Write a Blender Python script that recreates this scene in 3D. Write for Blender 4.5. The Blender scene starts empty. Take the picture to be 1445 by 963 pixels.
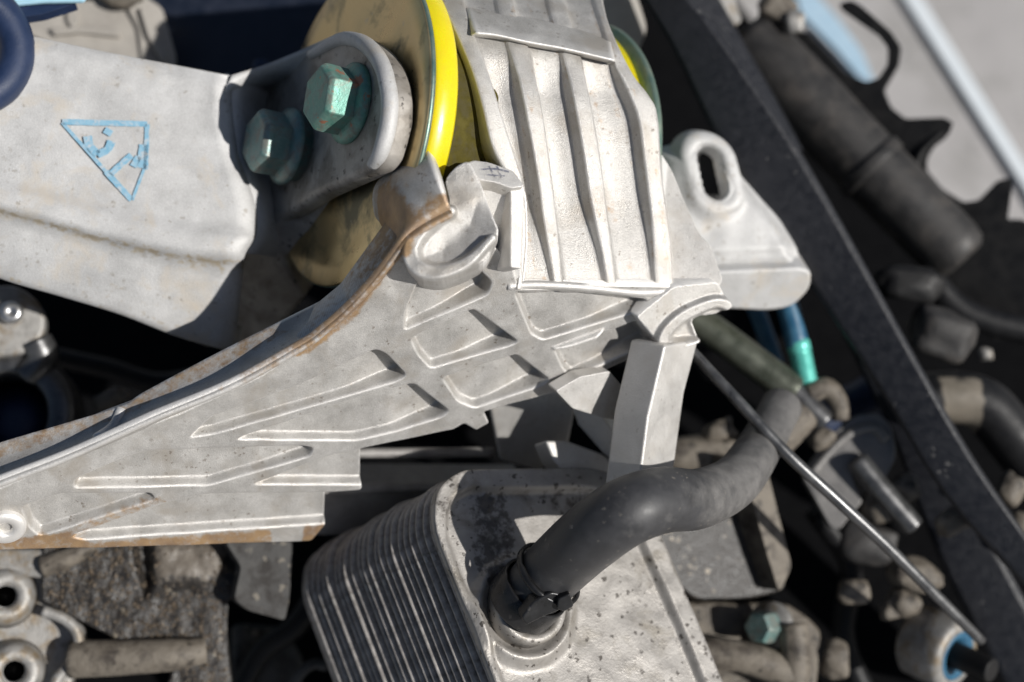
import bpy, bmesh, math, random
import numpy as np
from mathutils import Vector, Matrix, noise as mnoise
random.seed(7); np.random.seed(7)
C = bpy.context.scene.collection
S = 0.00025                       # metres per modelling unit; the lens stands 2000 units above the origin
PITCH = math.radians(60)
CX = np.array([1.0, 0, 0])
CY = np.array([0, math.sin(PITCH), math.cos(PITCH)])
CZ = np.array([0, -math.cos(PITCH), math.sin(PITCH)])
C0 = np.array([0, 0, 0.21])
BASIS = np.stack([CX, CY, CZ])    # rows

def A(*v): return np.array(v, float)
def nrm(v): v = np.asarray(v, float); return v/np.linalg.norm(v)
def wdir(v): return np.asarray(v, float) @ BASIS
def w(v): return C0 + S*(np.asarray(v, float) @ BASIS)

# ---------------------------------------------------------------- camera
cam_d = bpy.data.cameras.new('camera'); cam = bpy.data.objects.new('camera', cam_d); C.objects.link(cam)
cam_d.sensor_width = 36; cam_d.lens = 36*2000/1445
m3 = Matrix((CX, CY, CZ)).transposed()
cam.matrix_world = Matrix.Translation(Vector(w((0, 0, 2000)))) @ m3.to_4x4()
cam_d.clip_start = 0.01; cam_d.clip_end = 200
cam_d.dof.use_dof = True; cam_d.dof.focus_distance = 0.5 - 45*S; cam_d.dof.aperture_fstop = 4.2
bpy.context.scene.camera = cam

# ---------------------------------------------------------------- light
SUN = nrm((.71, -.01, .704))
sw = wdir(SUN)
elev = math.asin(sw[2]); azim = math.atan2(sw[0], sw[1])
world = bpy.data.worlds.new('World'); bpy.context.scene.world = world; world.use_nodes = True
nt = world.node_tree; bg = nt.nodes['Background']
sky = nt.nodes.new('ShaderNodeTexSky'); sky.sky_type = 'NISHITA'; sky.sun_disc = False
sky.sun_elevation = elev; sky.sun_rotation = azim
nt.links.new(sky.outputs[0], bg.inputs[0]); bg.inputs[1].default_value = 0.05
sun_d = bpy.data.lights.new('sun', 'SUN'); sun = bpy.data.objects.new('sun', sun_d); C.objects.link(sun)
sun_d.energy = 5.0; sun_d.angle = math.radians(.53); sun_d.color = (1, .97, .925)
sun.rotation_euler = Vector(sw).to_track_quat('Z', 'Y').to_euler()
vs = bpy.context.scene.view_settings
vs.view_transform = 'Standard'; vs.look = 'None'; vs.exposure = -0.15; vs.gamma = 1; vs.use_curve_mapping = False

# ---------------------------------------------------------------- materials
def mat(name, c1, c2, ns=160, rough=.5, rv=.12, metal=0.0, speck=None, ss=900, st=.62, bump=.25, bs=1800,
        stain=None, dust=None, ds=60, dt=.55, scratch=0, sss=0, coat=0, wear_glint=None, soft=.1, stns=300, spec=.5, fine=0.0, lowb=1.6):
    m = bpy.data.materials.new(name); m.use_nodes = True
    t = m.node_tree; N = t.nodes; L = t.links; b = N['Principled BSDF']
    tc = N.new('ShaderNodeTexCoord')
    def noise(sc, det=5, ro=.6, dist=0):
        n = N.new('ShaderNodeTexNoise'); n.inputs['Scale'].default_value = sc
        n.inputs['Detail'].default_value = det; n.inputs['Roughness'].default_value = ro
        n.inputs['Distortion'].default_value = dist
        L.new(tc.outputs['Object'], n.inputs['Vector']); return n.outputs['Fac']
    def ramp(src, lo, hi):
        r = N.new('ShaderNodeMapRange'); r.inputs['From Min'].default_value = lo; r.inputs['From Max'].default_value = hi
        L.new(src, r.inputs['Value']); return r.outputs['Result']
    def mix(f, a, b_):
        x = N.new('ShaderNodeMix'); x.data_type = 'RGBA'
        if isinstance(f, float): x.inputs[0].default_value = f
        else: L.new(f, x.inputs[0])
        for sock, v in ((x.inputs[6], a), (x.inputs[7], b_)):
            if isinstance(v, tuple): sock.default_value = (*v, 1)
            else: L.new(v, sock)
        return x.outputs[2]
    def math_(op, a, b_):
        x = N.new('ShaderNodeMath'); x.operation = op
        for i, v in enumerate((a, b_)):
            if isinstance(v, (int, float)): x.inputs[i].default_value = v
            else: L.new(v, x.inputs[i])
        return x.outputs[0]
    n1 = noise(ns)
    col = mix(ramp(n1, .3, .7), c1, c2)
    if fine:
        fr = N.new('ShaderNodeMapRange'); L.new(noise(2200, 3, .7), fr.inputs['Value'])
        fr.inputs['From Min'].default_value = .3; fr.inputs['From Max'].default_value = .7
        fr.inputs['To Min'].default_value = 1-fine; fr.inputs['To Max'].default_value = 1+fine
        hs = N.new('ShaderNodeHueSaturation'); L.new(fr.outputs[0], hs.inputs['Value']); L.new(col, hs.inputs['Color']); col = hs.outputs[0]
    if dust:
        dn = noise(ds, 6, .65, .4)
        col = mix(ramp(dn, dt-.06, dt+.1), col, dust)
    if speck:
        vo = N.new('ShaderNodeTexVoronoi'); vo.inputs['Scale'].default_value = ss*.45
        wv = N.new('ShaderNodeTexNoise'); wv.inputs['Scale'].default_value = ss*.9; wv.inputs['Detail'].default_value = 3
        L.new(tc.outputs['Object'], wv.inputs['Vector'])
        ad = N.new('ShaderNodeVectorMath'); ad.operation = 'MULTIPLY_ADD'
        L.new(wv.outputs['Color'], ad.inputs[0]); ad.inputs[1].default_value = (2.6/ss,)*3; L.new(tc.outputs['Object'], ad.inputs[2])
        L.new(ad.outputs[0], vo.inputs['Vector'])
        sx = N.new('ShaderNodeSeparateColor'); L.new(vo.outputs['Color'], sx.inputs[0])
        rad = math_('MULTIPLY', math_('POWER', sx.outputs[0], 3.0), .5)
        dd = math_('SUBTRACT', rad, vo.outputs['Distance'])
        sm = math_('MULTIPLY', ramp(dd, 0, .06), ramp(noise(ss*.1, 4), st-.14, st+.06))
        col = mix(math_('MULTIPLY', sm, .85), col, speck)
    if wear_glint:  # worn edges, with the sunlit shine of the lips painted in
        g = N.new('ShaderNodeNewGeometry')
        col = mix(ramp(g.outputs['Pointiness'], .52, .575), col, wear_glint)
    if stain:
        at = N.new('ShaderNodeAttribute'); at.attribute_name = 'stain'
        sn2 = math_('ADD', at.outputs['Fac'], math_('MULTIPLY', math_('SUBTRACT', noise(stns, 7, .68), .5), 1.5))
        sf = math_('MULTIPLY', ramp(sn2, .5-soft, .5+soft), .85)
        col = mix(sf, col, mix(ramp(noise(140), .35, .65), stain[0], stain[1]))
    L.new(col, b.inputs['Base Color'])
    rr = N.new('ShaderNodeMapRange'); L.new(n1, rr.inputs['Value'])
    rr.inputs['From Min'].default_value = .3; rr.inputs['From Max'].default_value = .7
    rr.inputs['To Min'].default_value = rough-rv; rr.inputs['To Max'].default_value = rough+rv
    L.new(rr.outputs[0], b.inputs['Roughness'])
    b.inputs['Metallic'].default_value = metal; b.inputs['Specular IOR Level'].default_value = spec
    if sss:
        b.inputs['Subsurface Weight'].default_value = sss; b.inputs['Subsurface Radius'].default_value = (1, .5, .05)
        b.inputs['Subsurface Scale'].default_value = .004
    if coat: b.inputs['Coat Weight'].default_value = coat; b.inputs['Coat Roughness'].default_value = .2
    bp = N.new('ShaderNodeBump'); bp.inputs['Strength'].default_value = bump; bp.inputs['Distance'].default_value = .0004
    h = noise(bs, 4, .6)
    h = math_('ADD', h, math_('MULTIPLY', noise(bs*.14, 4), lowb))
    if scratch:
        mp = N.new('ShaderNodeMapping'); mp.inputs['Scale'].default_value = (60, 2600, 900)
        mp.inputs['Rotation'].default_value = (.3, .5, .7)
        L.new(tc.outputs['Object'], mp.inputs[0]); nn = N.new('ShaderNodeTexNoise'); nn.inputs['Scale'].default_value = 1
        nn.inputs['Detail'].default_value = 4; L.new(mp.outputs[0], nn.inputs['Vector'])
        h = math_('ADD', h, math_('MULTIPLY', nn.outputs['Fac'], scratch))
    L.new(h, bp.inputs['Height']); L.new(bp.outputs[0], b.inputs['Normal'])
    return m

AL = mat('cast_aluminium', (.40, .385, .362), (.56, .543, .517), ns=120, fine=.15, rough=.45, metal=.45, speck=(.22, .19, .16), ss=1500, st=.60,
         bump=.5, bs=2600, lowb=.35, stain=((.42, .25, .10), (.26, .15, .07)), soft=.2, dust=(.41, .38, .34), ds=55, dt=.57, wear_glint=(.80, .78, .75))
GRIMY_SHADE = mat('grimy_shaded_aluminium', (.36, .33, .295), (.48, .45, .41), ns=90, rough=.5, metal=.25, bump=.3, bs=2000, lowb=.4, dust=(.24, .215, .185), ds=60, dt=.5, speck=(.05, .045, .04), ss=900, st=.5)  # grime, darkened further to paint in the shade under the arm
RAILSHADE = mat('shaded_cast_aluminium', (.20, .19, .183), (.34, .325, .31), ns=110, rough=.55, metal=.2, bump=.4, bs=1500)  # bracket aluminium darkened to paint the shadow on the rail
PLATEG = mat('dull_grey_plate', (.055, .054, .053), (.09, .088, .085), rough=.7, spec=.2, bump=.8, bs=700, speck=(.2, .18, .15), ss=700, st=.4, dust=(.035, .032, .03), ds=120, dt=.52)
ARM = mat('pale_aluminium', (.46, .455, .445), (.60, .595, .585), ns=90, fine=.14, rough=.52, metal=.12, speck=(.30, .27, .23), ss=1100, st=.60,
          bump=.4, bs=2000, lowb=.4, stain=((.36, .29, .19), (.46, .39, .28)), dust=(.55, .50, .43), ds=60, dt=.6)
PLATED = mat('olive_plated_steel', (.54, .41, .20), (.70, .56, .31), ns=70, rough=.36, metal=.85, speck=(.5, .45, .36), ss=700, st=.67,
             bump=.06, bs=1200, dust=(.16, .15, .10), ds=40)
TEALRIM = mat('teal_edge_steel', (.12, .22, .19), (.25, .30, .24), rough=.4, metal=.6, bump=.1)
YEL = mat('yellow_rubber', (.76, .65, .008), (.70, .58, .006), ns=200, rough=.32, bump=.04, sss=.25, coat=.3)
DYEL = mat('dirty_shaded_yellow_rubber', (.085, .07, .008), (.045, .038, .008), ns=200, rough=.75, spec=.15, bump=.15, dust=(.07, .06, .025), ds=200, dt=.5)  # dirty yellow, darkened to paint the shade round the core
BOLT = mat('green_corroded_steel', (.09, .27, .215), (.24, .40, .34), ns=260, rough=.5, metal=.35, speck=(.45, .17, .09), ss=420, st=.45,
           bump=.5, bs=900, dust=(.22, .24, .20), ds=240, dt=.54)
BOLT2 = mat('blue_green_steel', (.12, .24, .225), (.28, .38, .36), ns=260, rough=.45, metal=.4, speck=(.35, .2, .14), ss=400, st=.68,
            bump=.4, bs=900, dust=(.24, .25, .22), ds=240, dt=.5)
HOSE = mat('black_hose_rubber', (.032, .032, .034), (.050, .050, .053), ns=200, rough=.5, rv=.08, speck=(.28, .25, .21), ss=1300, st=.68,
           bump=.10, bs=1600, stain=((.185, .178, .17), (.11, .106, .102)), soft=.25, stns=90)
CLAMP = mat('black_clamp_steel', (.02, .02, .021), (.04, .04, .042), rough=.32, metal=.5, bump=.08, speck=(.3, .28, .25), ss=1400, st=.68)
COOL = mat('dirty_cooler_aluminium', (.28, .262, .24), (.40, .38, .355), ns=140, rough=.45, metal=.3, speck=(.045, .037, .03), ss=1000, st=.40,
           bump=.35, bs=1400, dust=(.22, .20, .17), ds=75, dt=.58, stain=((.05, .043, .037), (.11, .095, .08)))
PIPE = mat('black_pipe_rubber', (.008, .008, .009), (.014, .014, .015), rough=.5, spec=.25, bump=.2, stain=((.24, .21, .17), (.17, .15, .12)), soft=.15, stns=150)
FIN = mat('grimy_fin_metal', (.17, .155, .14), (.48, .45, .42), ns=330, rough=.45, metal=.1, bump=.4, bs=900, speck=(.40, .38, .35), ss=500, st=.6)
STRIP = mat('black_strip_plastic', (.0085, .0092, .0125), (.013, .014, .019), ns=300, rough=.46, bump=.5, bs=1700, speck=(.22, .21, .2), ss=900, st=.69)
SHOCK = mat('dusty_dark_steel', (.014, .0135, .0135), (.040, .037, .035), ns=130, rough=.6, bump=.4, bs=700, dust=(.06, .053, .047), ds=80, dt=.58)
BRACK = mat('black_painted_steel', (.007, .007, .0075), (.014, .0135, .0135), rough=.5, spec=.25, bump=.3)
STEEL = mat('bright_steel', (.40, .40, .40), (.55, .55, .55), rough=.28, metal=.9, bump=.05)
DSTEEL = mat('dark_steel', (.09, .09, .092), (.17, .17, .17), rough=.35, metal=.7, bump=.1)
OILROD = mat('oily_green_steel', (.085, .095, .07), (.17, .18, .145), ns=120, rough=.33, metal=.55, bump=.2)
FORK = mat('grey_cast_iron', (.16, .155, .15), (.25, .24, .23), ns=120, rough=.5, metal=.4, bump=.4, bs=900)
TAN = mat('dusty_tan_metal', (.12, .102, .08), (.20, .175, .142), ns=130, rough=.65, bump=.9, bs=700, speck=(.03, .025, .02), ss=500, st=.45, dust=(.055, .045, .036), ds=110, dt=.53)
GREASE = mat('oily_grit', (.012, .011, .010), (.036, .031, .027), ns=420, rough=.42, bump=.9, bs=900, speck=(.33, .28, .21), ss=900, st=.59,
             stain=((.19, .165, .135), (.13, .11, .09)))
GRIT = mat('sand_grains', (.03, .026, .022), (.22, .17, .12), ns=700, rough=.4, bump=.2)
OLDAL = mat('stained_old_aluminium', (.22, .213, .20), (.38, .368, .35), ns=150, rough=.5, metal=.3, speck=(.12, .10, .08), ss=700, st=.58, bump=.5, bs=900,
            dust=(.22, .17, .11), ds=110, dt=.55)
GREYBLK = mat('grey_block_metal', (.27, .25, .225), (.37, .345, .31), ns=90, rough=.6, bump=.3)
BLUERUB = mat('blue_black_rubber', (.010, .022, .060), (.018, .034, .085), ns=120, rough=.5, bump=.2)
NAVY = mat('navy_plastic', (.008, .013, .026), (.016, .022, .040), ns=140, rough=.5, bump=.5, bs=900)
TEAL = mat('teal_coated_steel', (.10, .50, .42), (.16, .62, .54), rough=.35, metal=.2, bump=.1)
BLUE = mat('blue_coated_steel', (.02, .09, .17), (.04, .14, .23), rough=.4, bump=.1)
PALEB = mat('pale_blue_plastic', (.36, .60, .74), (.44, .68, .80), rough=.4, bump=.1)
BACKDROP = mat('black_backdrop_sheet', (.003, .003, .0035), (.006, .006, .0065), rough=.95, rv=.02, spec=.08, bump=.5, bs=600)
GROUND = mat('grey_concrete', (.42, .40, .39), (.50, .48, .465), ns=9, rough=.85, bump=.5, bs=500, speck=(.26, .25, .24), ss=260, st=.6, dust=(.36, .345, .33), ds=14)
LINE = mat('white_line_paint', (.74, .79, .82), (.80, .84, .86), rough=.6, bump=.3)
LBLUE = mat('light_blue_paint', (.40, .58, .72), (.50, .66, .78), rough=.6, bump=.3)
INK = mat('blue_marker_ink', (.17, .39, .54), (.33, .50, .61), ns=500, rough=.5, bump=.2, dust=(.50, .53, .55), ds=330, dt=.57)
DINK = mat('faded_ink', (.10, .11, .15), (.2, .2, .23), ns=500, rough=.5, bump=.2, dust=(.5, .48, .46), ds=400, dt=.5)
PINT = mat('hole_shade', (.01, .01, .01), (.02, .02, .02), rough=.6)

# ---------------------------------------------------------------- geometry helpers
def P(x, y, z):
    k = 1 - z/2000.0
    return A((x-722.5)*k, -(y-481.5)*k, z)
def PL(pts, zs):
    if not hasattr(zs, '__len__'): zs = [zs]*len(pts)
    return [P(p[0], p[1], z) for p, z in zip(pts, zs)]
class Plane:
    """a real plane in the heap: a point on it and its normal"""
    def __init__(s, o, n, up=(0, 1, 0)):
        s.o = np.asarray(o, float); s.n = nrm(n)
        s.x = nrm(np.cross(up, s.n)); s.y = np.cross(s.n, s.x)
    def hit(s, x, y):
        d = A(x-722.5, -(y-481.5), -2000); o = A(0, 0, 2000)
        return o + d*(np.dot(s.o-o, s.n)/np.dot(d, s.n))
    def uv(s, x, y):
        v = s.hit(x, y)-s.o; return (v@s.x, v@s.y)
    def at(s, u, v, h=0): return s.o + u*s.x + v*s.y + h*s.n

def empty(name, o, label, cat, group=None):
    e = bpy.data.objects.new(name, None); C.objects.link(e); e.location = w(o); e.empty_display_size = .01
    e['label'] = label; e['category'] = cat
    if group: e['group'] = group
    return e
def tag(o, label, cat, group=None):
    o['label'] = label; o['category'] = cat
    if group: o['group'] = group
    return o
def new(name, verts, faces, m, parent=None, smooth=True, bevel=0, seg=2, solid=0, sub=0, stain=None, angle=35):
    V = np.array(verts, float) @ BASIS * S + C0
    if parent is not None:
        base = np.array(parent.matrix_basis.translation)
        q = parent.parent
        while q is not None: base = base + np.array(q.matrix_basis.translation); q = q.parent
        loc = A(0, 0, 0)
    else:
        base = A(V[:, 0].mean(), V[:, 1].mean(), V[:, 2].min()); loc = base
    me = bpy.data.meshes.new(name); me.from_pydata([tuple(v) for v in V-base], [], [tuple(int(i) for i in f) for f in faces])
    bm = bmesh.new(); bm.from_mesh(me)
    bmesh.ops.recalc_face_normals(bm, faces=bm.faces[:]); bm.to_mesh(me); bm.free()
    if stain is not None:
        a = me.attributes.new('stain', 'FLOAT', 'POINT'); a.data.foreach_set('value', np.asarray(stain, np.float32))
    if smooth: me.polygons.foreach_set('use_smooth', [True]*len(me.polygons))
    me.materials.append(m)
    o = bpy.data.objects.new(name, me); C.objects.link(o); o.location = loc
    if parent is not None: o.parent = parent
    if solid:
        q = o.modifiers.new('thick', 'SOLIDIFY'); q.thickness = solid*S; q.offset = -1
    if bevel:
        q = o.modifiers.new('bevel', 'BEVEL'); q.width = bevel*S; q.segments = seg; q.limit_method = 'ANGLE'; q.angle_limit = math.radians(angle)
        q.harden_normals = False
        n = o.modifiers.new('wn', 'WEIGHTED_NORMAL'); n.keep_sharp = False
    if sub:
        q = o.modifiers.new('sub', 'SUBSURF'); q.levels = sub; q.render_levels = sub
    return o
def smoothpath(pts, n=8):
    """Catmull-Rom through points"""
    p = [np.asarray(q, float) for q in pts]; p = [2*p[0]-p[1]]+p+[2*p[-1]-p[-2]]; out = []
    for i in range(1, len(p)-2):
        for k in range(n):
            t = k/n; a, b, c, d = p[i-1:i+3]
            out.append(.5*((2*b)+(-a+c)*t+(2*a-5*b+4*c-d)*t*t+(-a+3*b-3*c+d)*t**3))
    out.append(p[-2]); return out
def tube_geo(pts, rad, seg=20, caps=True, flat=1.0, ref=None, hollow=0):
    pts = [np.asarray(p, float) for p in pts]; n = len(pts)
    if not hasattr(rad, '__len__'): rad = [rad]*n
    if len(rad) != n: rad = np.interp(np.linspace(0, 1, n), np.linspace(0, 1, len(rad)), rad)
    V = []; F = []; u = None
    for i in range(n):
        t = nrm(pts[min(i+1, n-1)]-pts[max(i-1, 0)])
        if u is None: u = np.cross(t, ref if ref is not None else (A(0, 0, 1) if abs(t[2]) < .9 else A(1, 0, 0)))
        u = nrm(u-t*(u@t)); v = np.cross(t, u)
        for k in range(seg):
            a = 2*math.pi*k/seg
            V.append(pts[i]+rad[i]*(math.cos(a)*u+flat*math.sin(a)*v))
    for i in range(n-1):
        for k in range(seg):
            k2 = (k+1) % seg; F.append((i*seg+k, i*seg+k2, (i+1)*seg+k2, (i+1)*seg+k))
    if caps:
        F.append(tuple(range(seg))[::-1]); F.append(tuple((n-1)*seg+k for k in range(seg)))
    return V, F
def tube(name, pts, rad, m, parent=None, seg=20, smooth_n=8, flat=1.0, bevel=0, stain=None, ref=None):
    q = smoothpath(pts, smooth_n) if smooth_n else pts
    V, F = tube_geo(q, rad, seg, flat=flat, ref=ref)
    st = [stain(v) for v in V] if stain else None
    return new(name, V, F, m, parent, bevel=bevel, stain=st, angle=50)
def lathe(name, prof, o, axis, m, parent=None, seg=64, bevel=0, ring=False, sides=None, phase=0, smooth=True):
    """prof: (radius, height along axis)"""
    axis = nrm(axis); x = nrm(np.cross(axis, (0, 1, 0) if abs(axis[1]) < .9 else (1, 0, 0))); y = np.cross(axis, x)
    V = []; F = []; n = len(prof); seg = sides or seg
    for r, h in prof:
        for k in range(seg):
            a = 2*math.pi*k/seg+phase; V.append(o+axis*h+r*(math.cos(a)*x+math.sin(a)*y))
    for i in range(n-1 if not ring else n):
        j = (i+1) % n
        for k in range(seg):
            k2 = (k+1) % seg; F.append((i*seg+k, i*seg+k2, j*seg+k2, j*seg+k))
    if not ring:
        F.append(tuple(range(seg))); F.append(tuple((n-1)*seg+k for k in range(seg)))
    return new(name, V, F, m, parent, bevel=bevel, smooth=smooth)
def rnd_poly(poly, r, n=4):
    out = []; N = len(poly)
    for i in range(N):
        p, a, b = np.array(poly[i], float), np.array(poly[i-1], float), np.array(poly[(i+1) % N], float)
        da, db = np.linalg.norm(a-p), np.linalg.norm(b-p); q = min(r, da*.45, db*.45)
        s, e = p+(a-p)/da*q, p+(b-p)/db*q
        for k in range(n+1):
            t = k/n; out.append((1-t)**2*s+2*t*(1-t)*p+t*t*e)
    return out
def prism(name, poly, plane, depth, m, parent=None, bevel=4, r=0, seg=3, lift=0, stain=None, up=None):
    """pixel outline -> points on a real plane, thickened away from the viewer"""
    if r: poly = rnd_poly(poly, r)
    f = [plane.hit(*p)+plane.n*lift for p in poly]; N = len(f)
    d = plane.n*depth
    V = f+[p-d for p in f]
    F = [tuple(range(N)), tuple(range(2*N-1, N-1, -1))]+[(i, (i+1) % N, N+(i+1) % N, N+i) for i in range(N)]
    return new(name, V, F, m, parent, bevel=bevel, seg=seg, stain=stain, smooth=bevel > 0)
def loft(name, rows, m, parent=None, solid=0, sub=0, stain=None, smooth=True):
    """rows: equally long lists of points"""
    n = len(rows[0]); V = [p for r in rows for p in r]; F = []
    for i in range(len(rows)-1):
        for k in range(n-1): F.append((i*n+k, i*n+k+1, (i+1)*n+k+1, (i+1)*n+k))
    return new(name, V, F, m, parent, solid=solid, sub=sub, stain=stain, smooth=smooth)
def resample(pts, n, smooth=True):
    p = np.array([np.asarray(q, float) for q in (smoothpath(pts, 10) if smooth else pts)])
    d = np.r_[0, np.cumsum(np.linalg.norm(np.diff(p, axis=0), axis=1))]
    t = np.linspace(0, d[-1], n)
    return [A(*[np.interp(x, d, p[:, k]) for k in range(p.shape[1])]) for x in t]
def sstep(x): x = np.clip(x, 0, 1); return x*x*(3-2*x)
def sdf(pts, poly):
    """signed distance, positive inside"""
    poly = np.asarray(poly, float); x, y = pts[:, 0], pts[:, 1]
    d = np.full(len(pts), 1e9); ins = np.zeros(len(pts), bool); N = len(poly)
    for i in range(N):
        a, b = poly[i], poly[(i+1) % N]; e = b-a
        t = np.clip(((pts-a)@e)/max(e@e, 1e-9), 0, 1)
        d = np.minimum(d, np.linalg.norm(pts-a-t[:, None]*e, axis=1))
        c = (a[1] > y) != (b[1] > y)
        with np.errstate(divide='ignore', invalid='ignore'):
            ins ^= c & (x < (b[0]-a[0])*(y-a[1])/(b[1]-a[1])+a[0])
    return np.where(ins, d, -d)
def near_on(pts, poly):
    poly = np.asarray(poly, float); best = np.full(len(pts), 1e9); out = pts.copy(); N = len(poly)
    for i in range(N):
        a, b = poly[i], poly[(i+1) % N]; e = b-a
        t = np.clip(((pts-a)@e)/max(e@e, 1e-9), 0, 1); q = a+t[:, None]*e
        d = np.linalg.norm(pts-q, axis=1); k = d < best; best[k] = d[k]; out[k] = q[k]
    return out, best
def relief(name, plane, outline, hfun, m, parent, res=2.5, skirt=60, stainf=None, rnd=4):
    """a cast plate: dense sheet over an outline on a plane, displaced along its normal, with side walls"""
    out = np.array([plane.uv(*p) for p in outline]); out = np.array(rnd_poly(out, rnd, 3))
    lo, hi = out.min(0)-res, out.max(0)+res
    nx, ny = int((hi[0]-lo[0])/res)+1, int((hi[1]-lo[1])/res)+1
    gx, gy = np.meshgrid(lo[0]+res*np.arange(nx), lo[1]+res*np.arange(ny)); pts = np.c_[gx.ravel(), gy.ravel()]
    sd = sdf(pts, out)
    keep = (sd > -res*.5).reshape(ny, nx)
    cell = keep[:-1, :-1] & keep[1:, :-1] & keep[:-1, 1:] & keep[1:, 1:]
    idx = np.arange(nx*ny).reshape(ny, nx)
    q = np.stack([idx[:-1, :-1], idx[:-1, 1:], idx[1:, 1:], idx[1:, :-1]], -1)[cell]
    used = np.unique(q); remap = -np.ones(nx*ny, int); remap[used] = np.arange(len(used)); q = remap[q]
    p = pts[used]
    ed = {}
    for f in q:
        for i in range(4):
            a, b = f[i], f[(i+1) % 4]; k = (min(a, b), max(a, b)); ed[k] = None if k in ed else (a, b)
    bd = [v for v in ed.values() if v]
    bv = np.array(sorted({i for e in bd for i in e}))
    p[bv], _ = near_on(p[bv], out)
    h = hfun(p)
    V = plane.o+p[:, :1]*plane.x+p[:, 1:]*plane.y+h[:, None]*plane.n
    st = stainf(p) if stainf else None
    sk = {}; V = list(V); n0 = len(V)
    for i in bv:
        sk[i] = len(V); V.append(plane.at(*p[i], -skirt))
    F = [tuple(f) for f in q]+[(b, a, sk[a], sk[b]) for a, b in bd]
    if st is not None: st = np.r_[st, st[bv]]
    return new(name, V, F, m, parent, stain=st)

# ================================================================ the setting
UPc = A(0, math.cos(PITCH), math.sin(PITCH))            # world up seen from the modelling frame
gnd = Plane(UPc*(-840), UPc)
gp = gnd.o
V = [gp+CXv*40000*sx+np.cross(UPc, A(1, 0, 0))*40000*sy for CXv in (A(1, 0, 0),) for sx, sy in ((-1, -1), (1, -1), (1, 1), (-1, 1))]
g = new('pavement', V, [(0, 1, 2, 3)], GROUND); g['kind'] = 'structure'
pl2 = Plane(UPc*(-824), UPc)
ln = prism('painted_line', [(1240, -60), (1266, -60), (1466, 262), (1596, 470), (1566, 470), (1444, 262)], pl2, 6, LINE, bevel=0); ln['kind'] = 'structure'
ln = prism('paint_smear', [(1120, -20), (1150, -10), (1185, 30), (1215, 70), (1235, 118), (1215, 112), (1180, 70), (1130, 20)], pl2, 6, LBLUE, bevel=0, r=10); ln['kind'] = 'structure'
matp = Plane(UPc*(-800), UPc)
mt = prism('backdrop_sheet', [(-300, -200), (960, -200), (1040, 0), (1110, 90), (1190, 190), (1270, 280), (1360, 345), (1445, 385), (1640, 480), (1640, 1250), (-300, 1250)], matp, 20, BACKDROP, bevel=4)  # added sheet, its black stands in for deep shade between the parts
tag(mt, 'added black sheet under the heap, there to make the shaded gaps black', 'rubber sheet')

# ================================================================ main casting
WEB = Plane(P(700, 480, 0), (.28, -.55, .79))
mount = empty('engine_mount_bracket', WEB.hit(720, 600)-WEB.n*60, 'big ribbed cast aluminium mount bracket in the middle, its housing round the yellow ring', 'engine mount')
web_out = [(-60, 712), (0, 689), (149, 623), (256, 583), (367, 531), (443, 481), (494, 439), (563, 345), (600, 320), (690, 340), (722, 376), (730, 400),
           (950, 405), (962, 440), (925, 490), (788, 552), (682, 581), (690, 597), (672, 607), (655, 597), (640, 606), (511, 632), (510, 691), (461, 695), (459, 740),
           (439, 763), (245, 770), (0, 776), (-60, 780)]  # stepped right end is shaped after the edge of the rail's shadow
pockets = [   # outline, depth, wall width
    ([(590, 397), (632, 400), (672, 376), (695, 399), (688, 416), (570, 466), (572, 440)], 24, 8),
    ([(580, 478), (668, 436), (731, 482), (718, 488), (608, 520), (590, 500)], 24, 8),
    ([(624, 533), (729, 500), (775, 536), (766, 543), (670, 576), (646, 566)], 24, 8),
    ([(266, 618), (300, 588), (420, 545), (530, 493), (546, 500), (574, 530), (560, 538), (430, 576), (300, 613)], 22, 8),
    ([(331, 620), (404, 596), (508, 560), (584, 541), (634, 580), (622, 589), (560, 608), (500, 622)], 22, 8),
    ([(443, 632), (420, 629), (208, 636), (175, 646), (106, 676), (104, 689), (294, 685), (330, 675), (438, 644)], 14, 9),
    ([(355, 684), (400, 668), (460, 645), (515, 632), (640, 610), (730, 640), (730, 684)], 14, 9),
    ([(30, 715), (86, 697), (214, 696), (220, 705), (100, 743), (55, 757), (40, 742)], 12, 9),
    ([(98, 757), (235, 710), (290, 697), (740, 692), (740, 730), (460, 739), (400, 743), (115, 762)], 13, 9),
    ([(726, 412), (800, 411), (913, 423), (912, 435), (766, 480), (750, 471)], 22, 8),
    ([(782, 492), (830, 480), (897, 453), (920, 484), (807, 532), (795, 520)], 24, 8),
]
pk = [(np.array(rnd_poly([WEB.uv(*q) for q in poly], 7, 3)), d, ww) for poly, d, ww in pockets]
def web_h(p):
    h = np.zeros(len(p))
    for poly, d, ww in pk:
        x0, x1 = poly[:, 0].min(), poly[:, 0].max()
        D = 14+(d-10)*sstep((p[:, 0]-x1+min(90, .75*(x1-x0)))/min(80, .7*(x1-x0)))
        h -= D*sstep((sdf(p, poly)+1.5)/ww)
    n = np.array([mnoise.noise((x*.022, y*.022, 3)) for x, y in p]); h += 1.1*n
    lug = np.array([WEB.uv(*q) for q in [(781, 491), (850, 466), (840, 478), (800, 492)]])
    h += 7*sstep((sdf(p, lug)+4)/8)
    return h
rail_poly = np.array([WEB.uv(*q) for q in [(-80, 742), (30, 757), (98, 748), (130, 764), (400, 744), (470, 738), (475, 790), (-80, 800)]])
rib_poly = np.array([WEB.uv(*q) for q in [(100, 757), (235, 708), (225, 700), (95, 745)]])
edge_poly = np.array([WEB.uv(*q) for q in [(400, 510), (443, 481), (494, 439), (566, 330), (577, 350), (500, 452), (440, 498)]])
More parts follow.
